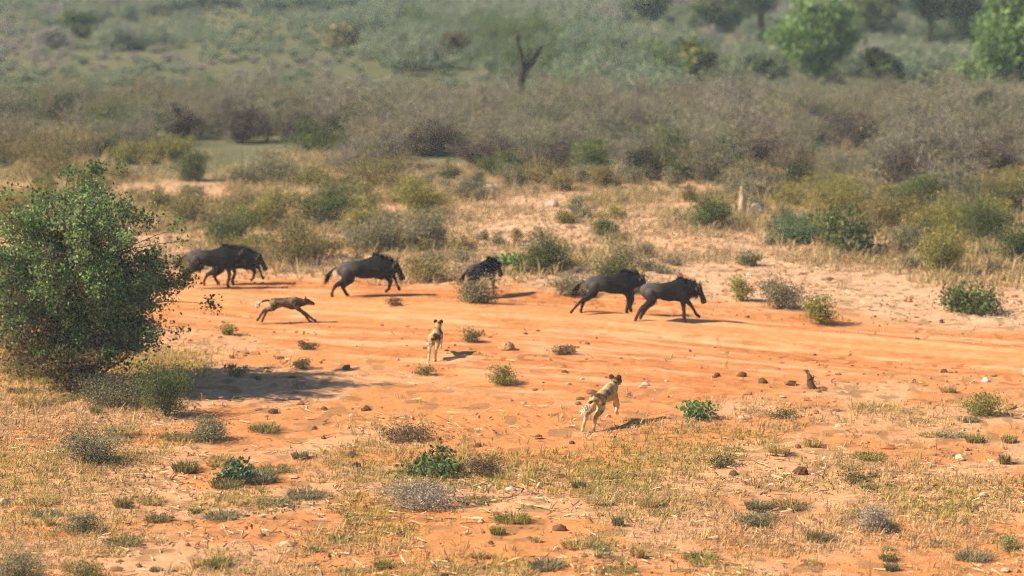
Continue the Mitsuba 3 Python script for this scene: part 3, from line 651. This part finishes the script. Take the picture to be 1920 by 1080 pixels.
# straw, twigs and dead stems lying on the soil
rng = np.random.default_rng(19)
n = 36000
y = np.sqrt(rng.uniform(46 ** 2, 118 ** 2, n)); x = rng.uniform(-1, 1, n) * (0.19 * y + 1)
pt = meshkit.fbm(np.stack([x * 0.4, y * 0.35, 0 * x], -1), 3, 83)
keep = rng.random(n) < np.clip((pt - 0.40) * 5, 0.04, 1) * np.clip((np.abs(y - track_y(x) + 5.0) - 9.0) / 7, 0.04, 1)
x, y = x[keep], y[keep]
k = len(x)
a = rng.uniform(0, 2 * np.pi, k); L = rng.gamma(2.0, 0.034, k) + 0.03; w_ = rng.uniform(0.008, 0.026, k)
d = np.stack([np.cos(a), np.sin(a), rng.normal(0, 0.18, k)], 1) * L[:, None]
sd = np.stack([-np.sin(a), np.cos(a), 0 * a], 1) * w_[:, None]
c = np.stack([x, y, terrain(x, y) + rng.uniform(0.015, 0.06, k)], 1)
top = np.array([0, 0, 1.0]) * w_[:, None]
v = np.stack([c - d - sd, c - d + sd, c - d + top, c + d - sd * 0.6, c + d + sd * 0.6, c + d + top * 0.6], 1).reshape(-1, 3)
f = (np.array([[0, 3, 5], [0, 5, 2], [1, 2, 5], [1, 5, 4]])[None] + 6 * np.arange(k)[:, None, None]).reshape(-1, 3)
pal = np.array([(0.60, 0.43, 0.25), (0.64, 0.50, 0.34), (0.40, 0.25, 0.13), (0.22, 0.13, 0.07), (0.52, 0.34, 0.20)])
col = pal[rng.choice(5, k, p=[0.3, 0.2, 0.18, 0.14, 0.18])] * rng.uniform(0.75, 1.2, (k, 1))
put('dry_litter', (v, f), 'matte', np.repeat(col, 6, 0))
tag('dry_litter', 'dead stems, straw and twigs lying on the soil', 'litter', kind='stuff')

CLODS = [(1345, 705, 15), (1392, 706, 22), (1430, 718, 20), (1770, 698, 16), (608, 768, 14), (512, 775, 22), (685, 770, 20), (752, 1005, 22), (290, 972, 18),
         (1072, 832, 12), (1500, 888, 34), (1375, 892, 22), (895, 838, 18), (1010, 822, 16), (1290, 792, 14), (20, 735, 20), (60, 752, 14), (650, 692, 18),
         (1720, 640, 16), (1700, 565, 14), (1765, 605, 14), (1340, 708, 12), (920, 1020, 14), (1245, 970, 18), (1810, 985, 18), (1420, 915, 13)]
for i, (px, py, wpx) in enumerate(CLODS):
    p = at(px, py); s = ppm(p[1])
    v, fc = rock(i, 2)
    v = v * np.array([wpx / s * 0.5, wpx / s * 0.45, wpx / s * 0.42]) / np.abs(v).max()
    key = numbered('clod')
    put(key, (v, fc), 'matte', np.tile(np.array((0.15, 0.085, 0.05)) * (0.8 + 0.4 * ((i * 7) % 5) / 5), (len(v), 1)), T().translate((p + [0, 0, wpx / s * 0.08]).tolist()))
    tag(key, 'dark brown clod of earth lying on the soil in front', 'clod', 'dark clods of earth on the ground')
for px, py, wpx, col, lab in [(950, 655, 34, (0.42, 0.27, 0.14), 'tan boulder on the bare soil right of the middle wild dog'), (1848, 716, 16, (0.75, 0.68, 0.6), 'white stone on the track edge at right'),
                              (1035, 388, 30, (0.55, 0.42, 0.36), 'pale boulder at the top of the dry slope in the centre'), (918, 362, 36, (0.6, 0.55, 0.45), 'whitish boulder at the foot of the thicket left of the log'),
                              (1420, 400, 40, (0.55, 0.48, 0.36), 'pale boulder at the foot of the broken stump')]:
    p = at(px, py); s = ppm(p[1])
    v, fc = rock(int(px), 3)
    v = v * np.array([wpx / s * 0.55, wpx / s * 0.5, wpx / s * 0.45]) / np.abs(v).max()
    key = numbered('boulder' if wpx > 20 else 'stone')
    put(key, (v, fc), 'matte', np.where(v[:, 2:] < -0.02, (0.5, 0.24, 0.1), np.tile(col, (len(v), 1))) * (0.75 + 0.5 * meshkit.noise(v * 14)[:, None]), T().translate((p + [0, 0, wpx / s * 0.08]).tolist()))
    tag(key, lab, 'rock')

# fallen log, broken stumps, dead sticks
def log(name, a, b, r, col, lab, cat, lift=0.8, twigs=()):
    A, B = at(*a), at(*b)
    A = A + [0, 0, r * lift]; B = B + [0, 0, r * lift]
    rng = np.random.default_rng(int(a[0]))
    pts = bez(A, (A + B) / 2 + rng.normal(0, 0.15, 3) * [1, 1, 0.5], B, 9)
    v, f = tube(pts, r, r * 0.6, 8)
    c0, c1 = pts[0], pts[-1]
    n0 = len(v)
    v = np.vstack([v, c0, c1])
    f = np.vstack([f] + [[[n0, (k + 1) % 8, k], [n0 + 1, n0 - 8 + k, n0 - 8 + (k + 1) % 8]] for k in range(8)])
    v = v + (meshkit.noise(v * 5)[:, None] - 0.5) * r * 0.5
    key = numbered(name)
    put(key, (v, f), 'matte', np.tile(col, (len(v), 1)) * (0.7 + 0.6 * meshkit.noise(v * [3, 9, 9])[:, None]), None, True)
    tag(key, lab, cat)


log('fallen_log', (1098, 346), (1166, 349), 0.16, (0.07, 0.055, 0.05), 'dark fallen log at the foot of the thicket right of centre', 'log')
log('fallen_branch', (905, 860), (1005, 905), 0.035, (0.5, 0.4, 0.28), 'pale fallen branch right of the dry brown shrub', 'branch')
log('fallen_branch', (1075, 906), (1165, 902), 0.03, (0.6, 0.45, 0.33), 'straight pale stick lying on the soil at lower centre', 'branch')
for px, py, hpx, r, col, lab in [(1168, 338, 40, 0.06, (0.42, 0.36, 0.30), 'pale thin stem just right of the fallen log'), (1745, 352, 66, 0.06, (0.40, 0.36, 0.31), 'pale thin stem right of the tall thin grey one in the thicket'),
                                 (1010, 330, 46, 0.06, (0.38, 0.32, 0.26), 'pale thin stem in the thicket above the pale boulder'), (1392, 402, 52, 0.13, (0.42, 0.36, 0.27), 'pale broken stump standing at the right of the slope'), (1522, 728, 30, 0.08, (0.10, 0.06, 0.04), 'dark leaning stump on the bare soil at right'),
                                 (1152, 342, 34, 0.07, (0.45, 0.38, 0.32), 'thin pale stump behind the fallen log'), (192, 228, 44, 0.05, (0.55, 0.5, 0.46), 'thin white dead stem at the upper left'),
                                 (1716, 350, 84, 0.06, (0.34, 0.30, 0.26), 'tall thin grey dead stem in the thicket at right')]:
    p = at(px, py); s = ppm(p[1]); h = hpx / s
    rng = np.random.default_rng(px)
    tip = np.array([rng.normal(0, 0.12 * h), rng.normal(0, 0.1), h])
    if px == 1522:
        tip[0] = -0.3 * h
    v, f = tube(bez(np.array([0, 0, -0.05]), np.array([0, 0, h * 0.5]), tip, 8), r * 1.5, r * 0.4, 8)
    for dx, z0, L in ((0.9, 0.35, 0.45), (-0.7, 0.55, 0.3)):
        a_ = np.array([tip[0] * z0 * 0.6, 0, h * z0])
        v2, f2 = tube(bez(a_, a_ + [dx * L * h * 0.3, 0.05, L * h * 0.4], a_ + [dx * L * h * 0.45, 0.08, L * h * 0.9], 6), r * 0.75, r * 0.25, 6)
        f = np.vstack([f, f2 + len(v)]); v = np.vstack([v, v2])
    v = v + (meshkit.noise(v * 6 + px)[:, None] - 0.5) * r * 0.9
    key = numbered('stump')
    put(key, (v, f), 'matte', np.tile(col, (len(v), 1)) * (0.7 + 0.6 * meshkit.noise(v * [9, 9, 3])[:, None]), T().translate(p.tolist()), True)
    tag(key, lab, 'stump')

# ------------------------------------------------------------------ animals
def ball(p, r):
    return m3.Manifold.sphere(float(r), 14).translate([float(c) for c in p])


def body_mesh(bones, length, it=8):
    """bones: lists of (point, radius); each bone is the hull of its balls; the whole is one smooth surface."""
    m = m3.Manifold.batch_boolean([m3.Manifold.batch_hull([ball(p, r) for p, r in b]) for b in bones], m3.OpType.Add)
    m = m.refine_to_length(length).to_mesh()
    t = trimesh.Trimesh(m.vert_properties[:, :3], m.tri_verts)
    t.merge_vertices()
    return trimesh.smoothing.filter_taubin(t, iterations=it)


def limb(pts, rad):
    return [[(pts[i], rad[i]), (pts[i + 1], rad[i + 1])] for i in range(len(pts) - 1)]


def hair(rng, pts, n, length, direction, width, col, spread=0.25):
    pts = np.asarray(pts, float)
    t = rng.random(n) * (len(pts) - 1); i = t.astype(int).clip(0, len(pts) - 2)
    b = pts[i] + (pts[i + 1] - pts[i]) * (t - i)[:, None] + rng.normal(0, 0.015, (n, 3))
    d = np.asarray(direction, float) + rng.normal(0, spread, (n, 3)); d /= np.linalg.norm(d, axis=1, keepdims=True)
    s = np.cross(d, rng.normal(0, 1, (n, 3))); s /= np.linalg.norm(s, axis=1, keepdims=True)
    L = (length * rng.uniform(0.6, 1.2, n))[:, None]
    v = np.stack([b - s * width / 2, b + s * width / 2, b + d * L], 1).reshape(-1, 3)
    return v, np.arange(3 * n).reshape(n, 3), np.tile(col, (3 * n, 1))


WPOSE = {
    # fore legs: elbow, knee, fetlock, hoof (x, z); hind legs: stifle, hock, fetlock, hoof
    'stride': dict(fore=(((0.43, 0.80), (0.46, 0.44), (0.49, 0.14), (0.53, 0.03)), ((0.50, 0.78), (0.72, 0.52), (0.86, 0.28), (0.95, 0.20))),
                   hind=(((-0.52, 0.70), (-0.86, 0.46), (-1.00, 0.16), (-1.02, 0.06)), ((-0.46, 0.70), (-0.72, 0.40), (-0.86, 0.14), (-0.83, 0.03))), head=0.0, tilt=0),
    'push': dict(fore=(((0.45, 0.80), (0.50, 0.46), (0.44, 0.16), (0.48, 0.05)), ((0.52, 0.80), (0.66, 0.50), (0.56, 0.24), (0.60, 0.14))),
                 hind=(((-0.60, 0.72), (-0.98, 0.50), (-1.22, 0.24), (-1.30, 0.14)), ((-0.56, 0.70), (-0.90, 0.44), (-0.98, 0.14), (-0.95, 0.04))), head=0.06, tilt=0),
    'leap': dict(fore=(((0.52, 0.82), (0.74, 0.60), (0.66, 0.36), (0.58, 0.30)), ((0.56, 0.82), (0.84, 0.66), (0.92, 0.40), (0.96, 0.30))),
                 hind=(((-0.58, 0.70), (-0.94, 0.56), (-1.06, 0.34), (-1.06, 0.24)), ((-0.48, 0.68), (-0.74, 0.48), (-0.64, 0.26), (-0.58, 0.18))), head=-0.06, tilt=4),
}


def wildebeest(px, py, heading, pose, label, scale=1.0, lift=0.0, tone=1.0):
    P = WPOSE[pose]
    key = numbered('wildebeest')
    rng = np.random.default_rng(int(px))
    hz = P['head']
    B = [[((-0.64, 0, 1.02), 0.235), ((-0.50, 0, 0.95), 0.215), ((-0.12, 0, 1.02), 0.25)],
         [((-0.12, 0, 1.02), 0.25), ((-0.15, 0, 0.96), 0.235), ((0.36, 0, 0.97), 0.295), ((0.42, 0, 1.22), 0.18)],
         [((0.36, 0, 0.97), 0.295), ((0.46, 0, 0.82), 0.20), ((0.42, 0, 1.22), 0.18), ((0.58, 0, 1.02), 0.19)],
         [((0.44, 0, 1.18), 0.16), ((0.52, 0, 0.95), 0.20), ((0.86, 0, 1.12 + hz), 0.115), ((0.84, 0, 1.00 + hz), 0.11)],
         [((0.90, 0, 1.13 + hz), 0.115), ((0.93, 0, 1.02 + hz), 0.105), ((1.05, 0, 0.80 + hz), 0.075)],
         [((1.05, 0, 0.80 + hz), 0.075), ((1.09, 0, 0.70 + hz), 0.08), ((1.06, 0, 0.68 + hz), 0.07)]]
    for side, L in zip((-1, 1), P['fore']):
        pts = [(0.42, side * 0.15, 0.95)] + [(x, side * (0.15 - 0.01 * i), z) for i, (x, z) in enumerate(L)]
        B += limb(pts, (0.16, 0.095, 0.058, 0.04, 0.045))
    for side, L in zip((-1, 1), P['hind']):
        pts = [(-0.56, side * 0.12, 0.96)] + [(x, side * (0.15 - 0.01 * i), z) for i, (x, z) in enumerate(L)]
        B += limb(pts, (0.20, 0.125, 0.062, 0.04, 0.045))
    t = body_mesh(B, 0.045, 8)
    v = np.array(t.vertices)
    v = v + t.vertex_normals * ((meshkit.fbm(v * [4, 5, 4], 2, 6) - 0.5) * 0.05)[:, None]
    nz = meshkit.fbm(v * 5, 3, 3)[:, None]
    col = np.tile((0.0085, 0.0085, 0.0115), (len(v), 1)) * (0.4 + 1.2 * nz)
    rump = np.clip((-0.15 - v[:, 0]) / 0.4, 0, 1)[:, None] * np.clip((v[:, 2:] - 0.75) / 0.3, 0, 1)
    col = col * (1 - rump * 0.65) + np.array((0.13, 0.122, 0.128)) * rump * 0.65
    stripe = np.clip(np.sin(v[:, :1] * 38 + 2 * nz) - 0.35, 0, 1) * np.clip((v[:, :1] - 0.0) / 0.2, 0, 1) * np.clip((0.75 - v[:, :1]) / 0.1, 0, 1)
    col = col * (1 - 0.6 * stripe)
    legs = np.clip((0.62 - v[:, 2:]) / 0.15, 0, 1) * (v[:, :1] < 0.98)
    col = col * (1 - legs) + np.array((0.04, 0.026, 0.018)) * legs
    face = np.clip((v[:, :1] - 0.86) / 0.1, 0, 1) * (v[:, 2:] > 0.5)
    col = (col * (1 - face) + np.array((0.02, 0.017, 0.016)) * face) * tone
    p = at(px, py)
    to = T().translate([float(p[0]), float(p[1]), float(p[2] + lift)]).rotate([0, 0, 1], heading).rotate([0, 1, 0], -P['tilt']).scale(scale)
    put(f'{key}__body', (v, t.faces), 'hide', col, to, True)
    for i, sd in enumerate((-1, 1)):
        c = np.array([[0.90, 0.05 * sd, 1.20 + hz], [0.92, 0.18 * sd, 1.15 + hz], [0.94, 0.27 * sd, 1.16 + hz], [0.97, 0.28 * sd, 1.25 + hz], [0.98, 0.22 * sd, 1.31 + hz]])
        hv, hf = tube(c, 0.045, 0.012, 7)
        put(f'{key}__horn' + (f'_{i:03d}' if i else ''), (hv, hf), 'hide', np.tile((0.04, 0.035, 0.03), (len(hv), 1)), to, True)
        e = trimesh.creation.icosphere(2, 1.0).vertices * [0.035, 0.10, 0.045]
        e = e @ trimesh.transformations.rotation_matrix(-0.4 * sd, [1, 0, 0])[:3, :3].T + [0.84, 0.17 * sd, 1.10 + hz]
        put(f'{key}__ear' + (f'_{i:03d}' if i else ''), (e, trimesh.creation.icosphere(2, 1.0).faces), 'hide', np.tile((0.06, 0.05, 0.045), (len(e), 1)), to, True)
    mv = hair(rng, [(0.30, 0, 1.34), (0.46, 0, 1.34), (0.66, 0, 1.26 + hz * 0.5), (0.86, 0, 1.22 + hz)], 260, 0.17, (-0.5, 0, 1), 0.03, (0.018, 0.015, 0.014))
    put(f'{key}__mane', mv[:2], 'matte', mv[2], to)
    bv = hair(rng, [(0.56, 0, 0.84), (0.74, 0, 0.94 + hz), (0.90, 0, 0.92 + hz)], 220, 0.17, (-0.25, 0, -1), 0.03, (0.025, 0.02, 0.018))
    put(f'{key}__beard', bv[:2], 'matte', bv[2], to)
    c = bez(np.array((-0.84, 0, 1.08)), np.array((-1.02, 0, 1.10)), np.array((-1.12, 0.03, 0.80)), 7)
    tv_, tf = tube(c, 0.035, 0.02, 6)
    h2 = hair(rng, c[3:], 140, 0.32, (-0.6, 0, -0.8), 0.025, (0.018, 0.015, 0.014), 0.2)
    tl = join([(tv_, tf, (0.06, 0.052, 0.05)), h2])
    put(f'{key}__tail', tl[:2], 'matte', tl[2], to)
    tag(key, label, 'wildebeest', 'wildebeest herd galloping along the track')


wildebeest(1253, 607, 0, 'stride', 'dark wildebeest running in front, leading the herd on the right', 0.96)
wildebeest(1148, 592, 2, 'push', 'second wildebeest from the front, partly behind the leading one', 0.95, tone=0.9)
wildebeest(905, 556, 52, 'stride', 'young dark wildebeest alone in the middle, legs hidden by a grey weed', 0.84, tone=0.7)
wildebeest(690, 556, 0, 'leap', 'wildebeest in full gallop with lowered head, left of the middle', 1.04, lift=-0.16)
wildebeest(402, 542, 0, 'push', 'rearmost wildebeest beside the large dark green bush', 1.0, tone=0.85)
wildebeest(442, 534, -4, 'leap', 'wildebeest running close beside the rearmost one, head in front', 0.94, tone=0.95, lift=-0.14)

P_HEAD = -0.07
DPOSE = {
    'stretch': dict(fore=(((0.36, 0.44), (0.60, 0.30), (0.80, 0.14), (0.88, 0.10)), ((0.34, 0.44), (0.54, 0.26), (0.68, 0.07), (0.75, 0.03))),
                    hind=(((-0.40, 0.46), (-0.66, 0.40), (-0.80, 0.20), (-0.86, 0.12)), ((-0.38, 0.46), (-0.60, 0.36), (-0.70, 0.14), (-0.74, 0.07))), head=-0.17, tail=((-0.48, 0, 0.66), (-0.68, 0, 0.72), (-0.86, 0, 0.52))),
    'away': dict(fore=(((0.36, 0.42), (0.46, 0.26), (0.36, 0.15), (0.40, 0.10)), ((0.38, 0.44), (0.60, 0.36), (0.66, 0.20), (0.72, 0.15))),
                 hind=(((-0.42, 0.42), (-0.66, 0.33), (-0.80, 0.13), (-0.82, 0.05)), ((-0.46, 0.46), (-0.74, 0.40), (-0.94, 0.20), (-0.98, 0.12))), head=P_HEAD, tail=((-0.48, 0, 0.64), (-0.66, 0.04, 0.66), (-0.86, 0.10, 0.50))),
}


def wild_dog(px, py, heading, pose, label, scale=1.0, lift=0.0, tilt=0.0, seed=1, pale=0.5, turn=0.0, shade=1.0):
    P = DPOSE[pose]
    key = numbered('wild_dog')
    hz = P['head']
    hy = turn
    B = [[((-0.38, 0, 0.61), 0.135), ((-0.35, 0, 0.54), 0.13), ((-0.10, 0, 0.62), 0.125)],
         [((-0.10, 0, 0.62), 0.125), ((0.18, 0, 0.57), 0.165), ((0.28, 0, 0.68), 0.11)],
         [((0.18, 0, 0.57), 0.165), ((0.32, 0, 0.55), 0.135), ((0.28, 0, 0.68), 0.11)],
         [((0.28, 0, 0.66), 0.12), ((0.36, 0, 0.58), 0.12), ((0.56, hy * 0.6, 0.78 + hz), 0.085)],
         [((0.58, hy * 0.7, 0.81 + hz), 0.10), ((0.65, hy, 0.80 + hz), 0.09)],
         [((0.65, hy, 0.80 + hz), 0.085), ((0.80, hy * 1.7, 0.755 + hz), 0.05), ((0.82, hy * 1.7, 0.74 + hz), 0.042)]]
    for sd, L in zip((-1, 1), P['fore']):
        pts = [(0.27, sd * 0.075, 0.56)] + [(x, sd * 0.085, z) for x, z in L]
        B += limb(pts, (0.10, 0.066, 0.042, 0.033, 0.04))
    for sd, L in zip((-1, 1), P['hind']):
        pts = [(-0.36, sd * 0.065, 0.60)] + [(x, sd * 0.085, z) for x, z in L]
        B += limb(pts, (0.125, 0.09, 0.043, 0.033, 0.04))
    t = body_mesh(B, 0.024, 6)
    v = np.array(t.vertices)
    a, b = meshkit.fbm(v * 5.5 + seed * 3.7, 3, seed), meshkit.fbm(v * 7 + seed * 9.1, 3, seed + 7)
    tan, black, white = np.array((0.44, 0.29, 0.12)), np.array((0.06, 0.038, 0.022)), np.array((0.60, 0.47, 0.27))
    tan, white = tan * shade, white * shade ** 0.5
    col = np.tile(tan, (len(v), 1))
    legs = np.clip((0.50 - v[:, 2]) / 0.2, 0, 1)
    w_ = np.clip((b - 0.56 + legs * 0.22 * pale * 2) * 6 + 0.2, 0, 1)[:, None]
    k_ = np.clip((a - 0.49 - legs * 0.06 + (0.5 - pale) * 0.12) * 7, 0, 1)[:, None]
    col = col * (1 - k_) + black * k_
    col = col * (1 - w_) + white * w_
    muzzle = np.clip((v[:, :1] - 0.70) / 0.05, 0, 1) * (v[:, 2:] > 0.58)
    col = col * (1 - muzzle) + black * muzzle
    p = at(px, py)
    to = T().translate([float(p[0]), float(p[1]), float(p[2] + lift)]).rotate([0, 0, 1], heading).rotate([0, 1, 0], -tilt).scale(scale)
    put(f'{key}__body', (v, t.faces), 'hide', col, to, True)
    ic = trimesh.creation.icosphere(2, 1.0)
    for i, sd in enumerate((-1, 1)):
        e = ic.vertices * [0.02, 0.06, 0.06]
        e = e + [0.58, 0.085 * sd + hy * 0.75, 0.905 + hz]
        front = (ic.vertices[:, :1] > 0.2)
        put(f'{key}__ear' + (f'_{i:03d}' if i else ''), (e, ic.faces), 'hide', np.where(front, (0.16, 0.10, 0.07), (0.05, 0.035, 0.025)), to, True)
    c = bez(*(np.array(q, float) for q in P['tail']), 9)
    tv_, tf = tube(c, 0.03, 0.035, 7)
    seg = np.repeat(np.arange(9), 7)[:, None]
    tc = np.where(seg < 3, tan, np.where(seg < 5, black, white))
    rng = np.random.default_rng(seed)
    tip = hair(rng, c[5:], 90, 0.13, c[-1] - c[-3], 0.03, (0.75, 0.70, 0.62), 0.12)
    tl = join([(tv_, tf, tc), tip])
    put(f'{key}__tail', tl[:2], 'matte', tl[2], to)
    tag(key, label, 'wild dog', 'wild dogs hunting the wildebeest')


wild_dog(537, 607, 0, 'stretch', 'dark mottled wild dog at full stretch, left, near the large bush', (0.98, 1.06, 1.03), lift=0.0, seed=4, pale=-0.3, shade=0.13)
wild_dog(818, 668, 84, 'away', 'pale mottled wild dog in the middle, running away towards the herd', 0.95, lift=0.04, tilt=6, seed=9, pale=0.5)
wild_dog(1136, 798, 64, 'away', 'pale wild dog nearest the viewer, running away up to the right', 1.14, lift=0.07, tilt=7, seed=6, pale=0.45)

# ------------------------------------------------------------------ haze
scene['haze_clear'] = {'type': 'null'}
scene['haze'] = {'type': 'cube', 'to_world': T().translate([0, 1800, 6.5]).scale([3200, 2300, 9.0]), 'bsdf': {'type': 'ref', 'id': 'haze_clear'},
                 'interior': {'type': 'ref', 'id': 'haze_air'}}
tag('haze', 'thin warm haze over the plain', 'haze', kind='stuff')
